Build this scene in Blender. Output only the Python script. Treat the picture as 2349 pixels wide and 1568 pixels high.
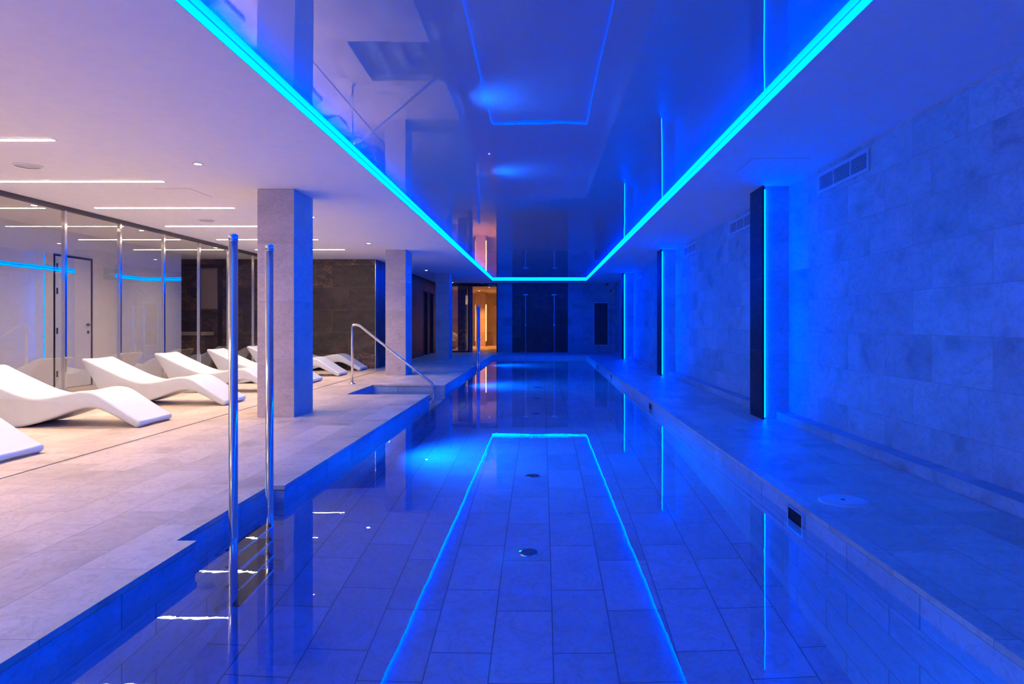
import bpy, bmesh, math, random
from mathutils import Vector
random.seed(7)
for o in list(bpy.data.objects): bpy.data.objects.remove(o)
SC = bpy.context.scene; COL = SC.collection

# ------------------------------------------------------------ camera, world, exposure
H = 2.6            # ceiling height
cam = bpy.data.cameras.new('camera'); co = bpy.data.objects.new('camera', cam); COL.objects.link(co)
cam.sensor_fit = 'HORIZONTAL'; cam.sensor_width = 36; cam.lens = 24.0
cam.shift_x = (1174.5-1243)/2349; cam.shift_y = -(784-743)/2349
cam.clip_end = 200; cam.clip_start = 0.05
co.location = (0, 0, 1.06); co.rotation_euler = (math.pi/2, 0, 0)
SC.camera = co
w = bpy.data.worlds.new('world'); SC.world = w; w.use_nodes = True
w.node_tree.nodes['Background'].inputs[0].default_value = (0.02, 0.05, 0.2, 1)
w.node_tree.nodes['Background'].inputs[1].default_value = 0.0
SC.view_settings.view_transform = 'Standard'; SC.view_settings.look = 'None'
SC.view_settings.gamma = 1; SC.view_settings.use_curve_mapping = False
SC.view_settings.exposure = 0.0
SC.cycles.max_bounces = 12; SC.cycles.diffuse_bounces = 5; SC.cycles.glossy_bounces = 6
SC.cycles.transmission_bounces = 8; SC.cycles.transparent_max_bounces = 16
SC.cycles.caustics_reflective = True; SC.cycles.caustics_refractive = True
SC.cycles.blur_glossy = 0.6; SC.cycles.sample_clamp_indirect = 0.0

BLUE = (-0.21, 0.018, 1.0)     # narrow-band 460 nm blue lies outside sRGB, hence the negative red
K_CEIL = 130.0       # radiance of the ceiling strip
K_PIL = 250.0
WARM = (1.0, 0.75, 0.52)
K_LINE = 36.0
P_LINE = 27.0
K_DOWN = 60.0
P_DOWN = 42.0
K_POOL = 600.0

# ------------------------------------------------------------ helpers
LOC = {}
def props(o, label=None, cat=None, group=None, kind=None):
    if label: o['label'] = label
    if cat: o['category'] = cat
    if group: o['group'] = group
    if kind: o['kind'] = kind
    return o
def thing(name, loc, label, cat, group=None):
    o = bpy.data.objects.new(name, None); COL.objects.link(o); o.location = loc
    o.empty_display_size = 0.1; LOC[o] = Vector(loc)
    return props(o, label, cat, group)
def obj(name, bm, mat, parent=None, smooth=False, loc=None, label=None):
    """world-space bmesh -> object; box-projected UVs in metres"""
    bm.normal_update()
    uvl = bm.loops.layers.uv.verify()
    for f in bm.faces:
        n = f.normal; ax = max(range(3), key=lambda i: abs(n[i]))
        for l in f.loops:
            c = l.vert.co
            l[uvl].uv = (c.y, c.x) if ax == 2 else ((c.y, c.z) if ax == 0 else (c.x, c.z))
        f.smooth = smooth
    off = Vector((0, 0, 0))
    if parent is not None: off = LOC[parent]
    elif loc is not None: off = Vector(loc)
    if off.length: bmesh.ops.translate(bm, vec=-off, verts=bm.verts)
    me = bpy.data.meshes.new(name); bm.to_mesh(me); bm.free()
    me.materials.append(mat)
    o = bpy.data.objects.new(name, me); COL.objects.link(o)
    if parent is not None: o.parent = parent
    else: o.location = off
    LOC[o] = off
    if label: o['label'] = label
    return o
def struct(name, bm, mat, **k):
    o = obj(name, bm, mat, **k); o['kind'] = 'structure'; return o
def one(name, bm, mat, label, cat, group=None, loc=None, smooth=False, kind=None):
    if loc is None:
        xs = [v.co for v in bm.verts]
        loc = (sum(c.x for c in xs)/len(xs), sum(c.y for c in xs)/len(xs), min(c.z for c in xs))
    return props(obj(name, bm, mat, loc=loc, smooth=smooth), label, cat, group, kind)
def NB(): return bmesh.new()
def box(bm, x0, x1, y0, y1, z0, z1, bev=0):
    vs = [bm.verts.new((x, y, z)) for x in (x0, x1) for y in (y0, y1) for z in (z0, z1)]
    F = [(0,1,3,2),(4,6,7,5),(0,4,5,1),(2,3,7,6),(0,2,6,4),(1,5,7,3)]
    fs = [bm.faces.new([vs[i] for i in f]) for f in F]
    if bev:
        es = list({e for f in fs for e in f.edges})
        bmesh.ops.bevel(bm, geom=es, offset=bev, segments=2, affect='EDGES', profile=0.5)
    return bm
def B(*a, **k): return box(NB(), *a, **k)
def tube(bm, pts, r, seg=14, caps=True, bend=0.0):
    P = [Vector(p) for p in pts]
    if bend:
        Q = [P[0]]
        for i in range(1, len(P)-1):
            a, b, c = P[i-1], P[i], P[i+1]
            d0 = (a-b).normalized(); d1 = (c-b).normalized()
            t = min(bend, (a-b).length*.45, (c-b).length*.45)
            s, e = b+d0*t, b+d1*t
            for k in range(9):
                u = k/8; Q.append(s*(1-u)**2 + b*2*u*(1-u) + e*u*u)
        Q.append(P[-1]); P = Q
    rings = []; up = None
    for i, p in enumerate(P):
        t = (P[min(i+1, len(P)-1)]-P[max(i-1, 0)]).normalized()
        if up is None: up = t.orthogonal().normalized()
        up = (up - t*up.dot(t)).normalized(); s = t.cross(up)
        rings.append([bm.verts.new(p + (up*math.cos(2*math.pi*k/seg) + s*math.sin(2*math.pi*k/seg))*r) for k in range(seg)])
    for a, b in zip(rings, rings[1:]):
        for k in range(seg): bm.faces.new((a[k], a[(k+1) % seg], b[(k+1) % seg], b[k]))
    if caps: bm.faces.new(rings[0][::-1]); bm.faces.new(rings[-1])
    return bm
def lathe(bm, prof, c, axis='z', seg=32, sx=1, sy=1):
    c = Vector(c); rings = []
    def mp(a, b, h):
        if axis == 'z': return Vector((a*sx, b*sy, h))
        if axis == 'x': return Vector((h, a, b))
        return Vector((a, -h, b)) if axis == '-y' else Vector((a, h, b))
    for r, h in prof:
        if r < 1e-6: rings.append([bm.verts.new(c+mp(0, 0, h))])
        else: rings.append([bm.verts.new(c+mp(r*math.cos(2*math.pi*k/seg), r*math.sin(2*math.pi*k/seg), h)) for k in range(seg)])
    for a, b in zip(rings, rings[1:]):
        for k in range(seg):
            k2 = (k+1) % seg
            if len(a) == 1 and len(b) == 1: break
            if len(a) == 1: bm.faces.new((a[0], b[k2], b[k]))
            elif len(b) == 1: bm.faces.new((a[k], a[k2], b[0]))
            else: bm.faces.new((a[k], a[k2], b[k2], b[k]))
    bmesh.ops.recalc_face_normals(bm, faces=bm.faces)
    return bm
def cells(rects, holes, z0, z1):
    """solid made of the union of rects minus holes, only its outer faces"""
    xs = sorted({v for r in rects+holes for v in r[:2]}); ys = sorted({v for r in rects+holes for v in r[2:]})
    def inside(x, y):
        if any(h[0] < x < h[1] and h[2] < y < h[3] for h in holes): return False
        return any(r[0] < x < r[1] and r[2] < y < r[3] for r in rects)
    nx, ny = len(xs)-1, len(ys)-1
    occ = {(i, j) for i in range(nx) for j in range(ny) if inside((xs[i]+xs[i+1])/2, (ys[j]+ys[j+1])/2)}
    bm = NB(); V = {}
    def v(x, y, z):
        k = (x, y, z)
        if k not in V: V[k] = bm.verts.new(k)
        return V[k]
    for i, j in occ:
        a, b, c, d = xs[i], xs[i+1], ys[j], ys[j+1]
        bm.faces.new((v(a,c,z1), v(b,c,z1), v(b,d,z1), v(a,d,z1)))
        bm.faces.new((v(a,c,z0), v(a,d,z0), v(b,d,z0), v(b,c,z0)))
        if (i-1, j) not in occ: bm.faces.new((v(a,c,z0), v(a,c,z1), v(a,d,z1), v(a,d,z0)))
        if (i+1, j) not in occ: bm.faces.new((v(b,c,z0), v(b,d,z0), v(b,d,z1), v(b,c,z1)))
        if (i, j-1) not in occ: bm.faces.new((v(a,c,z0), v(b,c,z0), v(b,c,z1), v(a,c,z1)))
        if (i, j+1) not in occ: bm.faces.new((v(a,d,z0), v(a,d,z1), v(b,d,z1), v(b,d,z0)))
    return bm

# ------------------------------------------------------------ materials
class N:
    def __init__(s, name):
        s.m = bpy.data.materials.new(name); s.m.use_nodes = True; s.t = s.m.node_tree
        s.t.nodes.clear(); s.out = s.n('ShaderNodeOutputMaterial')
    def n(s, ty, **kw):
        x = s.t.nodes.new(ty)
        for k, v in kw.items():
            if k in ('ins',):
                for a, b in v.items():
                    if hasattr(b, 'node'): s.t.links.new(b, x.inputs[a])
                    else: x.inputs[a].default_value = b
            else: setattr(x, k, v)
        return x
    def l(s, a, b): s.t.links.new(a, b)
    def mixc(s, fac, a, b, mode='MIX'):
        x = s.n('ShaderNodeMix', data_type='RGBA', blend_type=mode)
        for i, v in ((0, fac), (6, a), (7, b)):
            if hasattr(v, 'node'): s.l(v, x.inputs[i])
            else: x.inputs[i].default_value = v
        return x.outputs[2]
    def ramp(s, fac, stops):
        r = s.n('ShaderNodeValToRGB'); s.l(fac, r.inputs[0]); e = r.color_ramp.elements
        e[0].position, e[0].color = stops[0]; e[1].position, e[1].color = stops[-1]
        for p, c in stops[1:-1]:
            q = e.new(p); q.color = c
        return r.outputs[0]
def g(v): return (v, v, v, 1)
def simple(name, col, rough=0.5, metal=0.0, spec=0.5):
    a = N(name); p = a.n('ShaderNodeBsdfPrincipled')
    p.inputs['Base Color'].default_value = (*col, 1); p.inputs['Roughness'].default_value = rough
    p.inputs['Metallic'].default_value = metal; p.inputs['Specular IOR Level'].default_value = spec
    # a trace of procedural variation
    no = a.n('ShaderNodeTexNoise', ins={'Scale': 9.0, 'Detail': 3.0})
    tc = a.n('ShaderNodeTexCoord'); a.l(tc.outputs['Object'], no.inputs['Vector'])
    c = a.mixc(no.outputs[0], (*[x*.95 for x in col], 1), (*[min(1, x*1.05) for x in col], 1))
    a.l(c, p.inputs['Base Color']); a.l(p.outputs[0], a.out.inputs[0]); return a.m
def emit(name, col, k):
    a = N(name); c = a.n('ShaderNodeCombineXYZ', ins={0: col[0], 1: col[1], 2: col[2]}); e = a.n('ShaderNodeEmission', ins={'Color': c.outputs[0], 'Strength': k}); a.l(e.outputs[0], a.out.inputs[0]); return a.m
def stone(name, base, tw=0.66, th=0.33, var=0.16, mortar=0.55, rough=0.45, dark=False, off=(0, 0), spec=.5, msize=.0022, contrast=1.0, swap=False):
    a = N(name); uv = a.n('ShaderNodeUVMap')
    mp = a.n('ShaderNodeMapping', ins={'Location': (off[0], off[1], 0)}); a.l(uv.outputs[0], mp.inputs[0])
    br = a.n('ShaderNodeTexBrick', ins={'Scale': 1.0, 'Color1': g(0), 'Color2': g(1), 'Mortar': g(.5), 'Mortar Size': msize,
             'Mortar Smooth': 0.1, 'Bias': 0.0, 'Brick Width': tw, 'Row Height': th})
    br.offset = 0.37; br.offset_frequency = 2
    a.l(mp.outputs[0], br.inputs['Vector'])
    sep = a.n('ShaderNodeSeparateColor'); a.l(br.outputs[0], sep.inputs[0]); rnd = sep.outputs[0]
    wv = a.n('ShaderNodeMath', operation='MULTIPLY', ins={0: rnd, 1: 23.0})
    geo = a.n('ShaderNodeNewGeometry')
    m2 = a.n('ShaderNodeMapping', ins={'Scale': (1.0, 1.0, 1.6), 'Rotation': (0.4, 0.3, 0.5)}); a.l(geo.outputs['Position'], m2.inputs[0])
    def noise(sc, det, dist, ro=.55):
        x = a.n('ShaderNodeTexNoise', noise_dimensions='4D', ins={'Scale': sc, 'Detail': det, 'Roughness': ro, 'Distortion': dist})
        a.l(m2.outputs[0], x.inputs['Vector']); a.l(wv.outputs[0], x.inputs['W']); return x.outputs[0]
    n1 = noise(1.7, 6, .9); n2 = noise(26, 4, .2, .7); n3 = noise(3.2, 8, 1.8, .62)
    b = base
    if dark:
        col = a.ramp(n1, [(.30, (b[0]*.45, b[1]*.45, b[2]*.5, 1)), (.5, (*b, 1)), (.66, (b[0]*1.9, b[1]*1.7, b[2]*1.6, 1))])
        rust = a.ramp(n3, [(.47, g(0)), (.56, g(1))])
        fine = a.ramp(n2, [(.42, g(0)), (.58, g(1))])
        rf = a.n('ShaderNodeMath', operation='MULTIPLY', ins={0: rust, 1: fine})
        gate = a.ramp(rnd, [(.3, g(.25)), (.7, g(1))]); rf2 = a.n('ShaderNodeMath', operation='MULTIPLY', ins={0: rf.outputs[0], 1: gate})
        col = a.mixc(rf2.outputs[0], col, (b[0]*5.5, b[1]*3.4, b[2]*2.0, 1))
    else:
        k = contrast
        col = a.ramp(n1, [(.28, (b[0]*(1-.26*k), b[1]*(1-.27*k), b[2]*(1-.28*k), 1)), (.45, (*b, 1)), (.72, (min(1, b[0]*(1+.10*k)), min(1, b[1]*(1+.11*k)), min(1, b[2]*(1+.13*k)), 1))])
        v = a.ramp(n3, [(.47, g(0)), (.5, g(.5)), (.53, g(0))])
        col = a.mixc(v, col, (b[0]*.72, b[1]*.68, b[2]*.64, 1))
        s2 = a.ramp(n2, [(.30, g(.86)), (.55, g(1.0))]); col = a.mixc(1.0, col, s2, 'MULTIPLY')
    tv = a.ramp(rnd, [(0, g(1-var)), (1, g(1+var*.5))]); col = a.mixc(1.0, col, tv, 'MULTIPLY')
    mort = a.mixc(1.0, col, g(mortar), 'MULTIPLY')
    col = a.mixc(br.outputs['Fac'], col, mort)
    p = a.n('ShaderNodeBsdfPrincipled', ins={'Roughness': rough, 'Specular IOR Level': spec}); a.l(col, p.inputs['Base Color'])
    hh = a.n('ShaderNodeMath', operation='SUBTRACT', ins={0: n2, 1: br.outputs['Fac']})
    bp = a.n('ShaderNodeBump', ins={'Strength': .12, 'Distance': .004}); a.l(hh.outputs[0], bp.inputs['Height']); a.l(bp.outputs[0], p.inputs['Normal'])
    a.l(p.outputs[0], a.out.inputs[0]); return a.m

M = {}
M['deck'] = stone('sandstone_floor_tiles', (.66, .52, .42), rough=.42, off=(.1, .04), contrast=1.35)
M['wall'] = stone('blue_cast_sandstone_wall_tiles', (.44, .47, .47), rough=.6, off=(.2, .01), var=.14, spec=.3, mortar=.72, contrast=1.5)  # stone's red held back: part of the blue LED cast is in the base colour
M['column'] = stone('sandstone_column_tiles', (.64, .53, .47), tw=3.0, rough=.55, off=(.7, .0), var=.12, mortar=.8, contrast=.95)
M['pool'] = stone('sandstone_pool_tiles', (.42, .50, .58), rough=.5, off=(.3, .27), mortar=.35, msize=.0035, var=.14, contrast=.7)
M['dark'] = stone('dark_rusty_slate_tiles', (.062, .050, .042), tw=1.06, th=.53, rough=.38, dark=True, mortar=2.4, off=(.35, .19), var=.3)
M['darkblue'] = stone('charcoal_slate_tiles', (.026, .025, .026), tw=.66, th=1.06, rough=.4, dark=True, mortar=1.6, off=(.12, .5), var=.5)
M['slate'] = stone('dark_slate_cladding', (.016, .016, .018), tw=3.0, th=.81, rough=.5, dark=True, mortar=3, off=(.3, .05), msize=.003, spec=.25)
M['paint'] = simple('white_ceiling_paint', (.80, .80, .84), .75, spec=.2)
M['wpaint'] = simple('white_wall_paint', (.78, .77, .75), .6)
M['plastic'] = simple('white_moulded_plastic', (.60, .64, .66), .38)
M['white'] = simple('white_lacquer', (.72, .72, .72), .4)
M['grille'] = simple('vent_white_aluminium', (.55, .56, .58), .4)
M['black'] = simple('black_frame', (.006, .006, .008), .35)
M['hole'] = simple('dark_void', (.006, .006, .008), .9)
M['brown'] = simple('dark_bronze_rail', (.075, .055, .045), .4, .3)
M['steel'] = simple('polished_steel', (.72, .71, .70), .12, 1.0)
M['chrome'] = simple('brushed_chrome', (.8, .8, .8), .22, 1.0)
M['satin'] = simple('satin_steel', (.9, .9, .9), .5, .7)
M['tread'] = simple('brown_nonslip_tread', (.05, .03, .02), .6)
M['drain'] = simple('drain_steel', (.10, .10, .11), .35, .6)
M['lid'] = simple('white_plastic_lid', (.66, .66, .66), .45)
M['beige'] = simple('beige_plaster', (.55, .45, .33), .7)
M['egg'] = simple('cream_ceramic', (.55, .49, .34), .45)
M['dome'] = simple('smoked_dome', (.01, .01, .012), .15)
M['signg'] = simple('green_sign_face', (.03, .22, .17), .5)
M['signw'] = simple('pale_sign_marks', (.25, .55, .50), .5)
M['led'] = emit('blue_led_strip_light', BLUE, K_CEIL)
M['ledp'] = emit('blue_led_tape_light', BLUE, K_PIL)
M['line'] = emit('warm_linear_light', WARM, K_LINE)
M['down'] = emit('warm_downlight_lens', WARM, K_DOWN)
M['amber'] = emit('amber_led_light', (1, .50, .13), 6.0)
M['poollamp'] = emit('underwater_lamp_lens', (.12, .42, 1), 6)
M['greenled'] = emit('green_indicator', (.0, .5, .2), 1.0)

# glossy stretch film
a = N('glossy_stretch_film'); geo = a.n('ShaderNodeNewGeometry')
mp = a.n('ShaderNodeMapping', ins={'Scale': (1.0, .35, 1)}); a.l(geo.outputs['Position'], mp.inputs[0])
no = a.n('ShaderNodeTexNoise', ins={'Scale': .9, 'Detail': 1.0}); a.l(mp.outputs[0], no.inputs['Vector'])
bp = a.n('ShaderNodeBump', ins={'Strength': .25, 'Distance': .02}); a.l(no.outputs[0], bp.inputs['Height'])
p = a.n('ShaderNodeBsdfPrincipled', ins={'Base Color': (.36, .44, .56, 1), 'Roughness': .012, 'IOR': 2.5}); a.l(bp.outputs[0], p.inputs['Normal'])
a.l(p.outputs[0], a.out.inputs[0]); M['film'] = a.m
# water: one refracting surface
a = N('clear_pool_water'); geo = a.n('ShaderNodeNewGeometry')
mp = a.n('ShaderNodeMapping', ins={'Scale': (1.0, 1.0, 1)}); a.l(geo.outputs['Position'], mp.inputs[0])
n1 = a.n('ShaderNodeTexNoise', ins={'Scale': 1.6, 'Detail': 2.0}); a.l(mp.outputs[0], n1.inputs['Vector'])
n2 = a.n('ShaderNodeTexNoise', ins={'Scale': 28, 'Detail': 1.0}); a.l(mp.outputs[0], n2.inputs['Vector'])
ad = a.n('ShaderNodeMath', operation='MULTIPLY_ADD', ins={0: n2.outputs[0], 1: .04, 2: n1.outputs[0]})
bp = a.n('ShaderNodeBump', ins={'Strength': .10, 'Distance': .008}); a.l(ad.outputs[0], bp.inputs['Height'])
gl = a.n('ShaderNodeBsdfGlass', ins={'Color': (.80, .93, 1, 1), 'Roughness': 0.0, 'IOR': 1.333}); a.l(bp.outputs[0], gl.inputs['Normal'])
a.l(gl.outputs[0], a.out.inputs[0]); M['water'] = a.m
# thin pane glass
def pane_mat(name, tint, ior):
    a = N(name); lw = a.n('ShaderNodeLayerWeight', ins={'Blend': .5}); pw = a.n('ShaderNodeMath', operation='POWER', ins={0: lw.outputs['Facing'], 1: 5.0})
    fr = a.n('ShaderNodeMath', operation='MULTIPLY_ADD', ins={0: pw.outputs[0], 1: .9, 2: ior})
    tr = a.n('ShaderNodeBsdfTransparent', ins={'Color': (*tint, 1)}); go = a.n('ShaderNodeBsdfGlossy', ins={'Color': (1, 1, 1, 1), 'Roughness': 0.0})
    mx = a.n('ShaderNodeMixShader'); a.l(fr.outputs[0], mx.inputs[0]); a.l(tr.outputs[0], mx.inputs[1]); a.l(go.outputs[0], mx.inputs[2])
    a.l(mx.outputs[0], a.out.inputs[0]); return a.m
M['glass'] = pane_mat('clear_partition_glass', (.86, .86, .84), .085)
M['glass2'] = pane_mat('clear_screen_glass', (.93, .93, .93), .05)

# ------------------------------------------------------------ dimensions
XL, XR = -1.69, 1.52        # pool edges
YF, YW, YB = 23.4, 25.7, -3.2   # pool far end, far wall, wall behind
YN = -1.6                   # pool near end
XW = 2.76                   # right wall
XG = -6.25                  # glass partition
XS = -3.95                  # side of the dark wall
YD = 16.2                   # dark wall facing the loungers
ZW = -0.115; ZP = -1.45
NA = (3.345, 4.487); NBB = (17.65, 18.79); XN = -1.79
SX, SY = -2.95, (10.3, 11.94)

# ------------------------------------------------------------ floor, pool, water
area = [(-11, 3.2, YB-.3, 36)]
holes = [(XL, XR, YN, YF), (XN, XL, *NA), (XN, XL, *NBB), (SX, XL, *SY)]
struct('floor', cells(area, holes, -.028, 0), M['deck'])
e = .006
holes2 = [(XL-e, XR+e, YN-e, YF+e), (XN-e, XL+e, NA[0]-e, NA[1]+e), (XN-e, XL+e, NBB[0]-e, NBB[1]+e), (SX-e, XL+e, SY[0]-e, SY[1]+e)]
struct('pool_basin', cells([(-4, 3.0, -3, 25)], holes2, ZP, -.034), M['pool'])
struct('pool_floor', B(-4, 3.0, -3, 25, ZP-.2, ZP), M['pool'])
bm = NB()
for i in range(4):
    x1 = SX+.315*(i+1)
    box(bm, SX-.02, x1, SY[0]-.02, SY[1]+.02, ZP-.01, -.27-.27*i+.0)
struct('pool_steps', bm, M['pool'])
wb = cells([(XL-e, XR+e, YN-e, YF+e), (XN-e, XL+e, NA[0]-e, NA[1]+e), (XN-e, XL+e, NBB[0]-e, NBB[1]+e), (SX-e, XL+e, SY[0]-e, SY[1]+e)], [], ZW-1, ZW)
bmesh.ops.delete(wb, geom=[q for q in wb.faces if q.calc_center_median().z < ZW-.001], context='FACES')
wo = props(obj('pool_water', wb, M['water'], loc=(0, 10, ZW)), 'still clear water filling the long indoor pool', 'water', kind='stuff')

# slit drain groove across the lounger deck
one('slit_drain', B(-3.722, -3.702, YB, YD+9.4, 0.0005, .002), M['drain'], 'thin dark slit drain running along the deck in front of the loungers', 'drain')

# ------------------------------------------------------------ ceiling with recess
OX0, OX1, OY1, OY0 = -1.745, 1.575, 24.15, -2.2
struct('ceiling', cells([(-11, 3.2, YB-.3, 36)], [(OX0, OX1, OY0, OY1)], H, H+.055), M['paint'])
bm = B(OX0-.02, OX1+.02, OY0-.02, OY1+.02, H+.0555, H+.07)
one('mirror_ceiling', bm, M['film'], 'glossy blue mirror film ceiling panel recessed above the pool', 'ceiling panel')
t = thing('led_strip', (-.08, 11, H), 'bright blue led strip framing the mirror ceiling above the pool', 'light strip')
z0, z1 = H+.003, H+.046
obj('strip_segment', B(OX0, OX0+.006, OY0, OY1, z0, z1), M['led'], t)
obj('strip_segment', B(OX1-.006, OX1, OY0, OY1, z0, z1), M['led'], t)
obj('strip_segment', B(OX0+.008, OX1-.008, OY1-.006, OY1, z0, z1), M['led'], t)

# ------------------------------------------------------------ walls
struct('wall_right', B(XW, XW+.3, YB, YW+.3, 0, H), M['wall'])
struct('wall_back', B(-11, XW+.3, YB-.3, YB, -2, H), M['wpaint'])
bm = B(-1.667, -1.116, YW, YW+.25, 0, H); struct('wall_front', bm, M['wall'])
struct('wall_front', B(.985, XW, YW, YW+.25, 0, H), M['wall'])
struct('wall_front', B(-1.116, .985, YW, YW+.25, 0, H), M['darkblue'])
struct('wall_left', B(-10.9, XS, YD, YD+.3, 0, H), M['dark'])
# dark side wall with two door openings
D1, D2 = (22.75, 23.62), (23.95, 24.85)
bm = NB()
for y0, y1 in ((YD+.3, D1[0]), (D1[1], D2[0]), (D2[1], YW+.1)): box(bm, XS-.3, XS, y0, y1, 0, H)
for d in (D1, D2): box(bm, XS-.3, XS, d[0], d[1], 2.22, H)
struct('wall_side', bm, M['darkblue'])
struct('trim_1', B(XS-.006, XS+.006, YD-.006, YD+.006, 0, H), M['steel'])
for i, d in enumerate((D1, D2)):
    t = thing('door_%d' % (i+1), (XS, d[0], 0), None, None); t['kind'] = 'structure'
    bm = NB(); box(bm, XS-.25, XS+.012, d[0], d[0]+.06, 0, 2.22); box(bm, XS-.25, XS+.012, d[1]-.06, d[1], 0, 2.22); box(bm, XS-.25, XS+.012, d[0]+.06, d[1]-.06, 2.16, 2.22)
    obj('door_frame', bm, M['brown'], t)
    obj('door_leaf', B(XS-.12, XS-.08, d[0]+.06, d[1]-.06, .005, 2.16), M['black'], t)
    bm = NB(); tube(bm, [(XS-.08, d[0]+.14, 1.05), (XS-.03, d[0]+.14, 1.05), (XS-.03, d[0]+.26, 1.05)], .010, bend=.02)
    box(bm, XS-.08, XS-.072, d[0]+.12, d[0]+.16, .9, 1.12)
    obj('door_handle', bm, M['chrome'], t)

# low plinth along the right wall, between pilasters
PIL = [(7.61, .44), (14.09, .46), (20.56, .46)]
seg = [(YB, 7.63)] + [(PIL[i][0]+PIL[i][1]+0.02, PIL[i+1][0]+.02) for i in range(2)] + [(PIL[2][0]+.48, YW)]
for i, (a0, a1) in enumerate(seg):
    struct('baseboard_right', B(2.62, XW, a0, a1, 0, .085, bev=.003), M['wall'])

# pilasters
PN = ['nearest', 'middle', 'farthest']
for i, (y, d) in enumerate(PIL):
    t = thing('pilaster', (2.6, y, 0), PN[i]+' of the three wall pilasters with a glowing blue led edge', 'pilaster', 'led edged pilasters on the right wall')
    obj('stone_core', B(2.478, XW, y+.02, y+d, 0, H), M['column'], t)
    obj('slate_cladding', B(2.455, 2.477, y-.01, y+d, 0, H), M['slate'], t, label='dark polished slate side cladding')
    obj('led_channel', B(2.478, 2.494, y+.012, y+.0195, .01, H-.03), M['chrome'], t)
    bm = NB(); k = 0; z = .02
    while z < H-.04:
        box(bm, 2.479, 2.492, y+.002, y+.0118, z, z+.019); z += .024
    lt = obj('led_tape', bm, M['ledp'], t, label='glowing blue led tape')

# stone columns of the deck
CN = ['nearest square stone column beside the pool ladder', 'middle stone column behind the steps handrail', 'farthest stone column near the glass screen']
for i, (y, d) in enumerate(((7.77, .64), (14.14, .68), (20.8, .7))):
    o = one('stone_column', B(-3.24, -2.82, y, y+d, 0, H, bev=.004), M['column'], CN[i], 'column', 'stone columns along the pool', loc=(-3.03, y, 0))
# small pool sign on the middle column
t = thing('pictogram_sign', (-2.815, 14.45, 2.13), 'small square pictogram plate high on the middle column', 'sign')
obj('plate', B(-2.819, -2.812, 14.30, 14.62, 1.93, 2.2), M['white'], t)
bm = NB(); box(bm, -2.8118, -2.810, 14.36, 14.56, 1.98, 1.995); box(bm, -2.8118, -2.810, 14.36, 14.56, 2.02, 2.035)
tube(bm, [(-2.811, 14.37, 2.07), (-2.811, 14.45, 2.12), (-2.811, 14.53, 2.08)], .008, seg=6); lathe(bm, [(.0, .001), (.018, .001), (.018, 0)], (-2.811, 14.53, 2.14), 'x', 12)
obj('symbol', bm, simple('grey_symbol', (.2, .25, .3), .5), t)

# ------------------------------------------------------------ glass partition
t = thing('glass_partition', (XG, 6.5, 0), 'long glass partition with dark top rail behind the loungers', 'partition')
obj('top_rail', B(XG-.03, XG+.03, YB, YD, H-.055, H-.001), M['brown'], t)
obj('base_rail', B(XG-.03, XG+.03, YB, YD, 0.001, .07), M['brown'], t)
ym = [8.93+1.17*k for k in range(-10, 7)]
ym = [y for y in ym if YB < y < YD-.05]
for y in ym:
    o = obj('mullion', B(XG-.025, XG+.025, y-.02, y+.02, .07, H-.055), M['steel'], t)
ed = [YB]+ym+[YD]
for a0, a1 in zip(ed, ed[1:]):
    obj('pane', B(XG-.002, XG+.002, a0+.02, a1-.02, .07, H-.055), M['glass'], t)
    # single reflecting face pair is fine: two thin surfaces of one pane

# room behind the glass
XI = -7.87; YI = 14.9
struct('wall_corridor', cells([(XI-.15, XI, YB, YI)], [(XI-.2, XI+.1, 11.0, 11.95)], 0, H), M['wpaint'])
struct('wall_corridor', B(XI-.15, XI, 11.0, 11.95, 2.2, H), M['wpaint'])
struct('wall_corridor', B(-11, -10.9, YB, YD+.3, 0, H), M['wpaint'])
t = thing('door_3', (XI, 11.45, 0), None, None); t['kind'] = 'structure'
bm = NB(); box(bm, XI-.14, XI+.008, 11.0, 11.03, 0, 2.2); box(bm, XI-.14, XI+.008, 11.925, 11.95, 0, 2.2); box(bm, XI-.14, XI+.008, 11.03, 11.925, 2.175, 2.2)
obj('door_frame', bm, M['black'], t)
obj('door_leaf', B(XI-.05, XI-.003, 11.04, 11.915, .01, 2.165), M['white'], t)
bm = NB(); tube(bm, [(XI-.003, 11.84, 1.05), (XI+.05, 11.84, 1.05), (XI+.05, 11.72, 1.05)], .011, bend=.02)
lathe(bm, [(0, .008), (.028, .008), (.028, 0)], (XI-.002, 11.84, 1.05), 'x', 16); lathe(bm, [(0, .008), (.028, .008), (.028, 0)], (XI-.002, 11.84, .92), 'x', 16)
obj('door_handle', bm, M['brown'], t)
for z in (.25, .95, 1.6, 2.0): obj('hinge', B(XI-.003, XI+.012, 11.07, 11.09, z-.05, z+.05), M['brown'], t)
t = thing('exit_sign', (XI, 12.4, 2.1), 'small pale exit sign with arrow on the white corridor wall', 'sign')
obj('plate', B(XI+.001, XI+.008, 12.25, 12.62, 1.86, 2.07), simple('pale_green_plate', (.55, .68, .6), .5), t)
bm = NB(); box(bm, XI+.008, XI+.010, 12.36, 12.50, 1.945, 1.985); 
v = [bm.verts.new(q) for q in ((XI+.0095, 12.50, 2.02), (XI+.0095, 12.50, 1.91), (XI+.0095, 12.57, 1.965))]; bm.faces.new(v)
obj('arrow', bm, M['white'], t)
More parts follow.
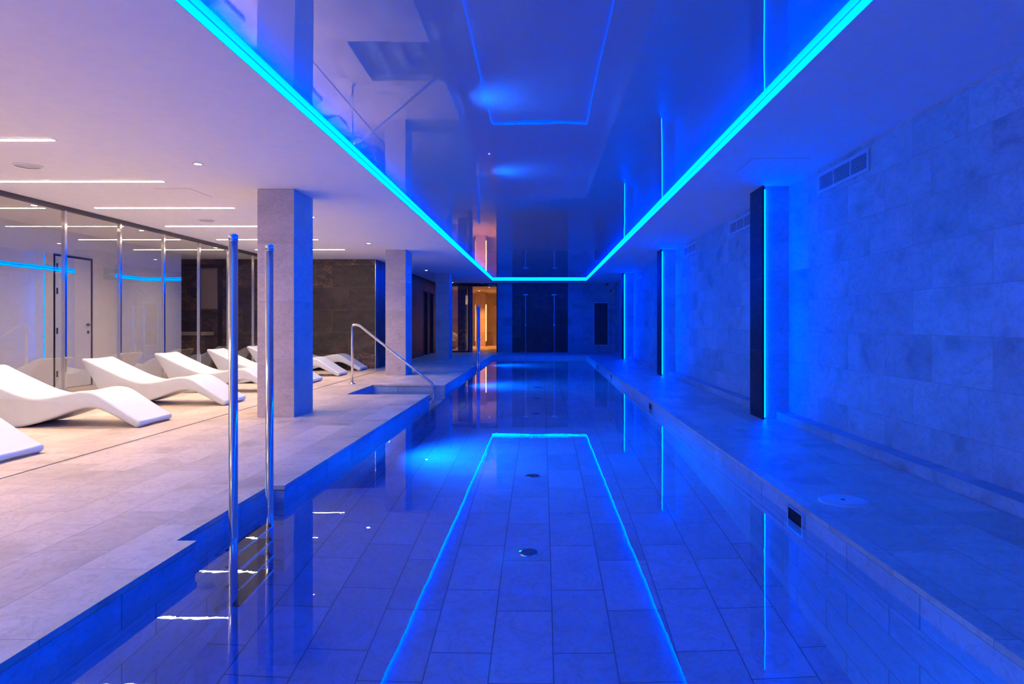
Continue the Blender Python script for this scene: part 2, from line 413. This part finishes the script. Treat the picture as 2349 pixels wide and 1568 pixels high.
# framed pale panel, bench and frame in the dark passage end
t = thing('framed_panel', (-7.9, YD-.03, 1.4), 'pale framed panel on the dark wall seen through the glass', 'panel')
obj('frame', cells([(-8.10, -7.68, YD-.04, YD-.001)], [], 1.42, 2.38), simple('pale_frame', (.45, .38, .30), .5), t)
obj('sheet', B(-8.06, -7.72, YD-.046, YD-.041, 1.46, 2.34), M['beige'], t)
t = thing('passage_frame', (-8.2, YD-.05, 0), 'black rectangular frame on the dark wall seen through the glass', 'frame')
obj('jamb', B(-7.66, -7.58, YD-.06, YD-.001, 0, 2.48), M['black'], t)
obj('lintel', B(-9.3, -7.66, YD-.06, YD-.001, 2.42, 2.48), M['black'], t)
t = thing('stone_bench', (-8.4, 15.9, 0), 'dark stone bench at the end of the passage behind the glass', 'bench')
obj('seat', B(-9.6, -7.75, 15.72, YD-.065, .80, .88, bev=.006), M['beige'], t)
obj('base', B(-9.55, -7.8, 15.78, YD-.065, 0, .80), M['dark'], t)

# ------------------------------------------------------------ far glass screen, rooms beyond
t = thing('glass_screen', (-2.8, YW, 0), 'black framed glass screen with open doorway at the far end', 'screen')
obj('header', B(XS, -1.667, YW, YW+.08, H-.125, H), M['black'], t)
obj('jamb', B(-1.71, -1.667, YW-.001, YW+.08, 0, H-.125), M['black'], t)
obj('jamb', B(-2.78, -2.72, YW, YW+.08, 0, H-.125), M['black'], t)
obj('sill', B(XS, -2.78, YW, YW+.08, 0, .05), M['black'], t)
obj('pane', B(XS, -2.78, YW+.03, YW+.036, .05, H-.125), M['glass2'], t)
struct('door_4', B(-2.72, -2.62, YW+.1, YW+.14, 0, H-.125), simple('rosewood_leaf', (.35, .22, .15), .5))
t = thing('exit_sign', (-1.88, YW-.01, 2.5), 'small dark green sortida sign on the black door header', 'sign')
obj('plate', B(-2.035, -1.715, YW-.012, YW-.001, 2.482, 2.575), M['signg'], t)
def text_mesh(body, size, loc, mat, parent, name='lettering'):
    cu = bpy.data.curves.new(name, 'FONT'); cu.body = body; cu.size = size; cu.align_x = 'CENTER'; cu.align_y = 'CENTER'; cu.extrude = .001
    ob = bpy.data.objects.new(name, cu); COL.objects.link(ob)
    dg = bpy.context.evaluated_depsgraph_get(); me = bpy.data.meshes.new_from_object(ob.evaluated_get(dg))
    bpy.data.objects.remove(ob); me.materials.clear(); me.materials.append(mat)
    for v in me.vertices: v.co = Vector((v.co.x, -v.co.z, v.co.y)) + Vector(loc) - LOC[parent]
    o = bpy.data.objects.new(name, me); COL.objects.link(o); o.parent = parent; return o
text_mesh('SORTIDA', .066, (-1.875, YW-.014, 2.527), M['signw'], t)
one('indicator_lamp', lathe(NB(), [(0, 0), (.018, .004), (.018, .02)], (-2.24, YW-.04, H-.02), 'z', 12), M['greenled'], 'tiny green indicator lamp on the ceiling above the doorway', 'indicator')

struct('wall_annex', B(-11, -1.55, 34.3, 34.5, 0, H), M['column'])
struct('wall_annex', B(-1.62, -1.5, YW+.25, 34.3, 0, H), M['column'])
struct('wall_annex', B(-5.6, -5.5, YW, 34.3, 0, H), M['column'])
struct('wall_annex', B(-5.6, -3.45, 31.0, 31.15, 0, H), M['column'])
struct('wall_annex', B(-3.36, -2.99, 27.3, 27.7, 0, H), M['dark'])
struct('wall_annex', B(-5.6, XS-.3, YW+.02, YW+.15, 0, H), M['column'])
one('annex_column', B(-3.18, -2.71, 32.7, 33.1, 0, H), M['column'], 'amber lit stone column seen through the far doorway', 'column')
for x, s in ((-3.205, 'left'), (-2.70, 'right')):
    one('amber_light_strip', B(x, x+.022, 32.9, 33.0, .25, 2.0), M['amber'], 'vertical amber light strip on the %s side of the column beyond the doorway' % s, 'light strip', 'amber strips beside the far column')
t = thing('shower_arm', (-2.3, 34.28, 1.9), 'small wall shower arm in the amber room beyond the doorway', 'shower')
bm = tube(NB(), [(-2.27, 34.3, 1.98), (-2.27, 34.05, 1.98)], .02, seg=8); obj('arm', bm, M['chrome'], t)
obj('shower_head', lathe(NB(), [(0, 0), (.09, 0), (.09, .03), (0, .04)], (-2.32, 34.03, 1.93), 'z', 16), M['chrome'], t)
t = thing('egg_chair', (-3.78, 29.6, 0), 'cream egg shaped seat behind the far glass screen', 'seat')
obj('shell', lathe(NB(), [(0, 0), (.2, .01), (.36, .12), (.42, .3), (.38, .48), (.27, .62), (.12, .71), (0, .73)], (-3.95, 29.6, .0), 'z', 28), M['egg'], t, smooth=True)
obj('cushion', lathe(NB(), [(0, 0), (.25, .01), (.28, .05), (.2, .09), (0, .1)], (-3.95, 29.25, .32), 'z', 24), M['white'], t, smooth=True)
for x, y, p, s in ((-2.9, 31.6, 380, 'amber downlight in the room beyond the doorway'), (-2.2, 28.5, 30, 'amber downlight just inside the doorway'), (-4.3, 28.8, 50, 'downlight above the egg shaped seat')):
    t = thing('downlight', (x, y, H), s, 'ceiling light')
    obj('bezel', lathe(NB(), [(.034, -.001), (.05, -.001), (.05, -.006), (.034, -.008)], (x, y, H), 'z', 24), M['white'], t)
    obj('lens', lathe(NB(), [(0, -.005), (.034, -.005), (.034, -.002)], (x, y, H), 'z', 24), M['down'], t)
    ld = bpy.data.lights.new('lamp_light', 'SPOT'); ld.energy = p; ld.color = (1, .36, .07) if x > -4 else (1, .8, .8); ld.spot_size = math.radians(118); ld.spot_blend = .8; ld.shadow_soft_size = .03
    lo = bpy.data.objects.new('lamp_light', ld); COL.objects.link(lo); lo.parent = t; lo.location = (0, 0, -.045)
def dome_cam(loc, label):
    t = thing('security_camera', loc, label, 'camera')
    obj('mount', lathe(NB(), [(0, 0), (.06, 0), (.06, -.03), (0, -.03)], loc, 'z', 20), M['white'], t)
    obj('dome', lathe(NB(), [(.05, -.03), (.046, -.06), (.03, -.082), (0, -.09)], loc, 'z', 20), M['dome'], t, smooth=True)
dome_cam((2.44, 25.5, H-.001), 'dark dome security camera on the ceiling in the far right corner')
dome_cam((-2.75, 33.5, H-.001), 'dome security camera on the ceiling of the amber room')

# far wall fittings
for x, s in ((-.609, 'left'), (.463, 'right')):
    t = thing('wall_shower', (x, YW, 0), s+' chrome pole shower on the dark slate far wall', 'shower', 'pole showers on the far wall')
    obj('pole', tube(NB(), [(x, YW-.07, .02), (x, YW-.07, 2.1), (x, YW-.16, 2.16)], .018, bend=.05), M['satin'], t, smooth=True)
    obj('shower_head', lathe(NB(), [(0, 0), (.11, 0), (.11, .04), (.04, .055), (0, .055)], (x, YW-.2, 2.13), 'z', 24), M['satin'], t)
    obj('valve', lathe(NB(), [(0, 0), (.032, 0), (.036, .05), (0, .06)], (x, YW-.06, 1.03), '-y', 16), M['satin'], t)
    obj('clamp', B(x-.02, x+.02, YW-.09, YW-.001, 1.36, 1.39), M['satin'], t)
    obj('foot', lathe(NB(), [(.03, 0), (.03, .02), (.014, .03)], (x, YW-.07, 0), 'z', 16), M['satin'], t)
t = thing('wall_cabinet', (2.22, YW, .25), 'tall dark two leaf cabinet with pale frame on the far wall', 'cabinet')
bm = NB()
x0, x1, z0, z1 = 1.94, 2.506, .25, 1.88
box(bm, x0, x0+.03, YW-.05, YW-.001, z0, z1); box(bm, x1-.03, x1, YW-.05, YW-.001, z0, z1); box(bm, x0+.03, x1-.03, YW-.05, YW-.001, z1-.03, z1); box(bm, x0+.03, x1-.03, YW-.05, YW-.001, z0, z0+.03)
obj('frame', bm, M['wpaint'], t)
for a0, a1 in ((x0+.035, 2.219), (2.227, x1-.035)):
    obj('door', B(a0, a1, YW-.03, YW-.002, z0+.035, z1-.035), simple('dark_blue_grey_leaf', (.04, .04, .05), .4), t)
t = thing('emergency_light', (2.59, YW, 2.26), 'small rectangular emergency light high in the far right corner', 'light')
obj('housing', B(2.515, 2.66, YW-.05, YW-.001, 2.26, 2.36), M['grille'], t)
obj('lens', B(2.53, 2.645, YW-.055, YW-.05, 2.28, 2.34), M['drain'], t)
one('junction_box', B(2.685, 2.745, YW-.04, YW-.001, 2.25, 2.33), M['lid'], 'small pale junction box beside the emergency light', 'junction box')

# ------------------------------------------------------------ ceiling lights
LY = [-1.03, .65, 2.33, 4.01, 5.70, 7.36, 9.04, 10.73, 12.42, 14.10]
LN = {5.70: 'recessed linear ceiling light nearest the camera, cut by the left edge', 7.36: 'second nearest recessed linear ceiling light above the loungers', 9.04: 'third recessed linear ceiling light, above the white door view',
      10.73: 'fourth recessed linear ceiling light, its end behind the near column', 12.42: 'fifth recessed linear ceiling light passing behind the near column', 14.10: 'farthest recessed linear ceiling light near the dark wall'}
for y in LY:
    t = thing('linear_light', (-5.0, y, H), LN.get(y, 'recessed linear ceiling light above the lounger deck behind the viewer'), 'ceiling light', 'recessed linear ceiling lights')
    bm = B(-5.925, -4.065, y-.028, y+.028, H-.004, H-.0005)
    obj('trim', bm, M['white'], t)
    obj('diffuser', B(-5.91, -4.08, y-.022, y+.022, H-.0075, H-.0042), M['line'], t)
    ld = bpy.data.lights.new('lamp_light', 'AREA'); ld.shape = 'RECTANGLE'; ld.size = 1.82; ld.size_y = .042; ld.energy = P_LINE; ld.color = WARM; ld.spread = math.radians(125)
    lo = bpy.data.objects.new('lamp_light', ld); COL.objects.link(lo); lo.parent = t; lo.location = (.005, 0, -.009)
DL = [(0.1, 'behind the viewer'), (3.3, 'nearest the viewer, above the deck'), (6.55, 'left of the near column'), (9.8, 'just right of the near column'), (13.0, 'midway between near and middle columns'), (16.25, 'above the middle column'), (19.5, 'between the middle and far columns'), (22.6, 'behind the far column'), (25.2, 'beside the glass screen')]
DL = [(-3.30, y, 'small round recessed downlight '+s, 1.0 if y < 15 else .2) for y, s in DL] + [(-6.57, y, 'small round downlight above the corridor behind the glass, '+s, 1.7) for y, s in ((6.5, 'outside the left edge'), (8.83, 'seen left of the white door'), (11.2, 'seen right of the white door'), (13.75, 'near the dark passage'))]
for dx, y, s, kk in DL:
    t = thing('downlight', (dx, y, H), s, 'ceiling light', 'round ceiling downlights')
    ld = bpy.data.lights.new('lamp_light', 'SPOT'); ld.energy = P_DOWN*kk; ld.color = WARM; ld.spot_size = math.radians(110 if kk <= 1 else 150); ld.spot_blend = .8; ld.shadow_soft_size = .03
    lo = bpy.data.objects.new('lamp_light', ld); COL.objects.link(lo); lo.parent = t; lo.location = (0, 0, -.045)
    obj('bezel', lathe(NB(), [(.034, -.001), (.05, -.001), (.05, -.006), (.034, -.008)], (dx, y, H), 'z', 24), M['white'], t)
    obj('lens', lathe(NB(), [(0, -.005), (.034, -.005), (.034, -.002)], (dx, y, H), 'z', 24), M['down'], t)
for x, y, s in ((-5.0, 6.64, 'left edge'), (-4.97, 10.13, 'third linear light')):
    t = thing('ceiling_speaker', (x, y, H), 'flat round white ceiling speaker near the '+s, 'speaker', 'round ceiling speakers')
    obj('rim', lathe(NB(), [(.105, -.001), (.125, -.001), (.125, -.006), (.105, -.008)], (x, y, H), 'z', 32), M['paint'], t)
    obj('cover', lathe(NB(), [(0, -.004), (.105, -.004), (.105, -.001)], (x, y, H), 'z', 32), M['grille'], t)
def hatch(x0, x1, y0, y1, label):
    t = thing('access_hatch', ((x0+x1)/2, (y0+y1)/2, H), label, 'hatch')
    bm = NB(); q = .003
    box(bm, x0, x1, y0, y0+q, H-.0012, H-.0002); box(bm, x0, x1, y1-q, y1, H-.0012, H-.0002); box(bm, x0, x0+q, y0+q, y1-q, H-.0012, H-.0002); box(bm, x1-q, x1, y0+q, y1-q, H-.0012, H-.0002)
    obj('gap', bm, M['brown'], t); obj('panel', B(x0+q, x1-q, y0+q, y1-q, H-.0025, H-.0003), M['paint'], t)
hatch(1.96, 2.5, 6.35, 6.9, 'flush square access hatch in the blue lit ceiling by the near pilaster')
hatch(-4.4, -4.0, 7.75, 8.3, 'faint flush access hatch in the ceiling above the loungers')

# ------------------------------------------------------------ right wall vents
VN = ['largest louvred wall vent at upper right, nearest the viewer', 'louvred wall vent partly hidden behind the near pilaster', 'third louvred wall vent, between near and middle pilasters', 'louvred wall vent just behind the middle pilaster', 'farthest louvred wall vent beside the far pilaster']
for i, (y0, y1) in enumerate(((5.73, 6.79), (8.95, 10.0), (12.16, 13.2), (15.1, 16.2), (18.6, 19.6))):
    t = thing('wall_vent', (XW, (y0+y1)/2, 2.35), VN[i], 'vent', 'louvred vents on the right wall')
    z0, z1 = 2.35, 2.54; x0, x1 = XW-.02, XW-.001; q = .03
    bm = NB(); box(bm, x0, x1, y0, y0+q, z0, z1); box(bm, x0, x1, y1-q, y1, z0, z1); box(bm, x0, x1, y0+q, y1-q, z0, z0+q*.8); box(bm, x0, x1, y0+q, y1-q, z1-q*.8, z1)
    obj('frame', bm, M['grille'], t)
    obj('backing', B(XW-.004, XW-.0012, y0+q, y1-q, z0+q*.8, z1-q*.8), M['hole'], t)
    bm = NB(); n = 9
    for k in range(n):
        zc = z0+q*.8 + (k+.5)*(z1-z0-1.6*q)/n; hx = .010
        vs = [bm.verts.new(p) for p in ((x0+.001, y0+q, zc+.004), (x0+.001, y0+q, zc-.004), (XW-.0045, y0+q, zc+.003), (XW-.0045, y0+q, zc+.007),
                                        (x0+.001, y1-q, zc+.004), (x0+.001, y1-q, zc-.004), (XW-.0045, y1-q, zc+.003), (XW-.0045, y1-q, zc+.007))]
        for f in ((0,1,2,3),(4,7,6,5),(0,4,5,1),(1,5,6,2),(2,6,7,3),(3,7,4,0)): bm.faces.new([vs[j] for j in f])
    for yy in (y0+(y1-y0)/3, y0+2*(y1-y0)/3): box(bm, x0+.003, XW-.005, yy-.003, yy+.003, z0+q*.8, z1-q*.8)
    obj('louvres', bm, M['grille'], t)

# ------------------------------------------------------------ right deck lids and overflow outlets
RN = ['nearest', 'second', 'third', 'farthest']
for i, y in enumerate((4.08, 9.5, 14.9, 18.6)):
    t = thing('skimmer_lid', (1.80, y, 0), RN[i]+' round skimmer lid on the right hand pool edge', 'lid', 'round lids on the right pool edge')
    obj('disc', lathe(NB(), [(0, .012), (.12, .012), (.132, .009), (.142, .002), (.142, 0.0005)], (1.80, y, 0), 'z', 48), M['lid'], t)
    obj('ring_groove', lathe(NB(), [(.122, .0125), (.128, .0125), (.128, .0118), (.122, .0118)], (1.80, y, 0), 'z', 48), M['grille'], t)
    obj('finger_hole', lathe(NB(), [(0, .0135), (.012, .0135), (.012, .012)], (1.80, y, 0), 'z', 16), M['hole'], t)
    t = thing('overflow_outlet', (XR, y, -.17), RN[i]+' square overflow outlet in the right pool wall', 'outlet', 'overflow outlets in the right pool wall')
    y0, y1, z0, z1 = y-.12, y+.12, -.175, -.042; xf = XR-.004; bm = NB(); q = .014
    box(bm, xf-.006, xf+.008, y0, y0+q, z0, z1); box(bm, xf-.006, xf+.008, y1-q, y1, z0, z1); box(bm, xf-.006, xf+.008, y0+q, y1-q, z0, z0+q); box(bm, xf-.006, xf+.008, y0+q, y1-q, z1-q, z1)
    obj('frame', bm, M['steel'], t)
    obj('throat', B(xf+.004, xf+.0085, y0+q, y1-q, z0+q, z1-q), M['hole'], t)

# pool floor drains
for i in range(10):
    y = 4.86+i*1.865
    t = thing('floor_drain', (-.09, y, ZP), ['nearest', 'second nearest', 'third', 'fourth', 'fifth', 'sixth', 'seventh', 'eighth', 'ninth', 'farthest'][i]+' round drain on the pool floor counting away from the camera', 'drain', 'round drains along the pool floor')
    obj('ring', lathe(NB(), [(.060, .012), (.076, .004), (.078, 0.001)], (-.09, y, ZP), 'z', 28), M['steel'], t)
    obj('grate', lathe(NB(), [(0, .018), (.04, .017), (.061, .011)], (-.09, y, ZP), 'z', 28), M['drain'], t)

# ------------------------------------------------------------ underwater lamps
def pool_lamp(y, label, x=XL-.006, z=-.77, col=(.0, .135, 1), k=K_POOL, tilt=20):
    t = thing('underwater_lamp', (x, y, z), label, 'lamp', 'underwater lamps in the left pool wall')
    obj('rim', lathe(NB(), [(.045, .012), (.07, .008), (.075, .001)], (x, y, z), 'x', 28), M['steel'], t)
    obj('lens', lathe(NB(), [(0, .010), (.045, .010)], (x, y, z), 'x', 24), M['poollamp'], t)
    ld = bpy.data.lights.new('lamp_light', 'SPOT'); ld.energy = k; ld.color = col; ld.spot_size = math.radians(135); ld.spot_blend = 1.0; ld.shadow_soft_size = .05
    lo = bpy.data.objects.new('lamp_light', ld); COL.objects.link(lo); lo.parent = t; lo.location = (.07, 0, 0)
    d = Vector((math.cos(math.radians(tilt)), 0, -math.sin(math.radians(tilt)))); lo.rotation_euler = d.to_track_quat('-Z', 'Y').to_euler()
for y, s in ((.6, 'underwater lamp in the left pool wall close to the camera'), (7.54, 'underwater lamp in the left pool wall below the near column'), (14.55, 'underwater lamp in the left pool wall beyond the steps'), (21.0, 'underwater lamp in the left pool wall near the far end')):
    pool_lamp(y, s)

# ------------------------------------------------------------ ladders
def ladder(yn, yf, label):
    X = -1.70; R = .024
    t = thing('pool_ladder', (X, (yn+yf)/2, ZP), label, 'ladder', 'stainless steel pool ladders')
    for y in (yn, yf):
        o = obj('rail', tube(NB(), [(X, y, 1.535), (X, y, -1.06), (X-.09, y, -1.19)], R, seg=24, bend=.11), M['steel'], t, smooth=True)
        c = lathe(NB(), [(R, -.02), (R+.0012, -.018), (R+.0012, .012), (R-.005, .02), (0, .021)], (X, y, 1.535), 'z', 24); obj('end_cap', c, M['chrome'], t, smooth=True)
        obj('collar', lathe(NB(), [(R+.0005, -.008), (R+.003, -.006), (R+.003, .006), (R+.0005, .008)], (X, y, -.2), 'z', 24), M['chrome'], t)
        obj('wall_bracket', tube(NB(), [(X, y, -.42), (XN-.006, y, -.42)], .015), M['steel'], t)
    for z in (-.37, -.64, -.92, -1.19+.04):
        tr = obj('tread', B(X-.055, X+.03, yn+.02, yf-.02, z-.012, z+.006, bev=.003), M['tread'], t)
        s = obj('tread_edge', tube(NB(), [(X+.034, yn+.02, z), (X+.034, yf-.02, z)], .009, seg=10), M['steel'], t)
        s.parent = tr; LOC[s] = LOC[t]
ladder(3.76, 4.26, 'near stainless pool ladder with two tall rails rising from the water')
ladder(18.04, 18.53, 'far stainless pool ladder standing in the pool edge near the glass screen')

# handrail at the steps
t = thing('handrail', (-3.36, 12.1, 0), 'sloping chrome handrail beside the sunken pool steps', 'handrail')
obj('rail', tube(NB(), [(-3.36, 12.1, .005), (-3.36, 12.1, 1.05), (-3.24, 12.09, 1.045), (-1.87, 11.82, .01), (-1.87, 11.82, -.30)], .0215, seg=20, bend=.085), M['steel'], t, smooth=True)
obj('base_flange', lathe(NB(), [(.022, .03), (.03, .016), (.055, .01), (.058, .0005)], (-3.36, 12.1, 0), 'z', 28), M['steel'], t, smooth=True)

# ------------------------------------------------------------ loungers
def catmull(P, n=5):
    out = []; L = len(P)
    for i in range(L):
        p0, p1, p2, p3 = P[i-1], P[i], P[(i+1) % L], P[(i+2) % L]
        for k in range(n):
            t = k/n
            q = [0.5*(2*p1[j] + (p2[j]-p0[j])*t + (2*p0[j]-5*p1[j]+4*p2[j]-p3[j])*t*t + (3*p1[j]-p0[j]-3*p2[j]+p3[j])*t**3) for j in (0, 1)]
            out.append(q)
    return out
def lounger_mesh(W=.62):
    P = [(-1.50, .002), (-1.40, 0), (-1.27, 0), (-1.12, .025), (-.95, .075), (-.75, .145), (-.60, .19), (-.50, .20), (-.40, .185), (-.25, .115), (-.10, .035), (-.04, .004), (-.015, .003),
         (.018, .03), (.012, .065), (-.02, .085), (-.15, .165), (-.30, .265), (-.42, .34), (-.52, .37), (-.64, .368), (-.85, .325), (-1.0, .305), (-1.12, .31), (-1.3, .365), (-1.5, .455), (-1.7, .55), (-1.80, .60),
         (-1.845, .612), (-1.865, .595), (-1.855, .56), (-1.78, .44), (-1.66, .24), (-1.56, .07), (-1.53, .02)]
    Q = catmull(P, 3)
    # signed inset rings give rounded edges across the width
    L = len(Q); nrm = []
    ar = sum(Q[i-1][0]*Q[i][1]-Q[i][0]*Q[i-1][1] for i in range(L)); sg = 1 if ar > 0 else -1
    for i in range(L):
        a0, b0 = Q[i-2], Q[(i+2) % L]; tx, ty = b0[0]-a0[0], b0[1]-a0[1]; l = math.hypot(tx, ty) or 1
        nrm.append((-ty/l*sg, tx/l*sg))
    bm = NB(); R = .026; rings = []
    def ring(ins, y): return [bm.verts.new((q[0]+n[0]*ins, y, max(.0, q[1]+n[1]*ins))) for q, n in zip(Q, nrm)]
    st = [(R, 0), (R*.55, R*.12), (R*.25, R*.35), (R*.06, R*.7), (0, R*1.1)]
    ys = [(i, y) for i, y in st] + [(0.004, W*.2), (.009, W*.5), (0.004, W*.8)] + [(i, W-y) for i, y in st[::-1]]
    for ins, y in ys: rings.append(ring(ins, y))
    for a0, b0 in zip(rings, rings[1:]):
        for k in range(L): bm.faces.new((a0[k], b0[k], b0[(k+1) % L], a0[(k+1) % L]))
    bm.faces.new(rings[0]); bm.faces.new(rings[-1][::-1])
    bmesh.ops.recalc_face_normals(bm, faces=bm.faces)
    return bm
LG = [(5.02, 'nearest white moulded lounger, only its foot showing at the left edge'), (6.97, 'second white moulded lounger from the left, its head cut by the frame'), (8.86, 'third white moulded lounger, fully visible before the white door'),
      (10.53, 'fourth white moulded lounger, partly behind the near ladder rail'), (12.18, 'fifth white moulded lounger, mostly behind the near column'), (13.83, 'sixth white moulded lounger, its foot showing right of the near column'), (15.45, 'farthest white moulded lounger against the dark slate wall')]
for i, (y, s) in enumerate(LG):
    if i == 0: proto = props(obj('sun_lounger', lounger_mesh(), M['plastic'], smooth=True), s, 'lounger', 'white moulded loungers in a row')
    o = proto if i == 0 else proto.copy()
    if i: COL.objects.link(o)
    o['label'] = s; o.location = (-4.12, y, 0.001)
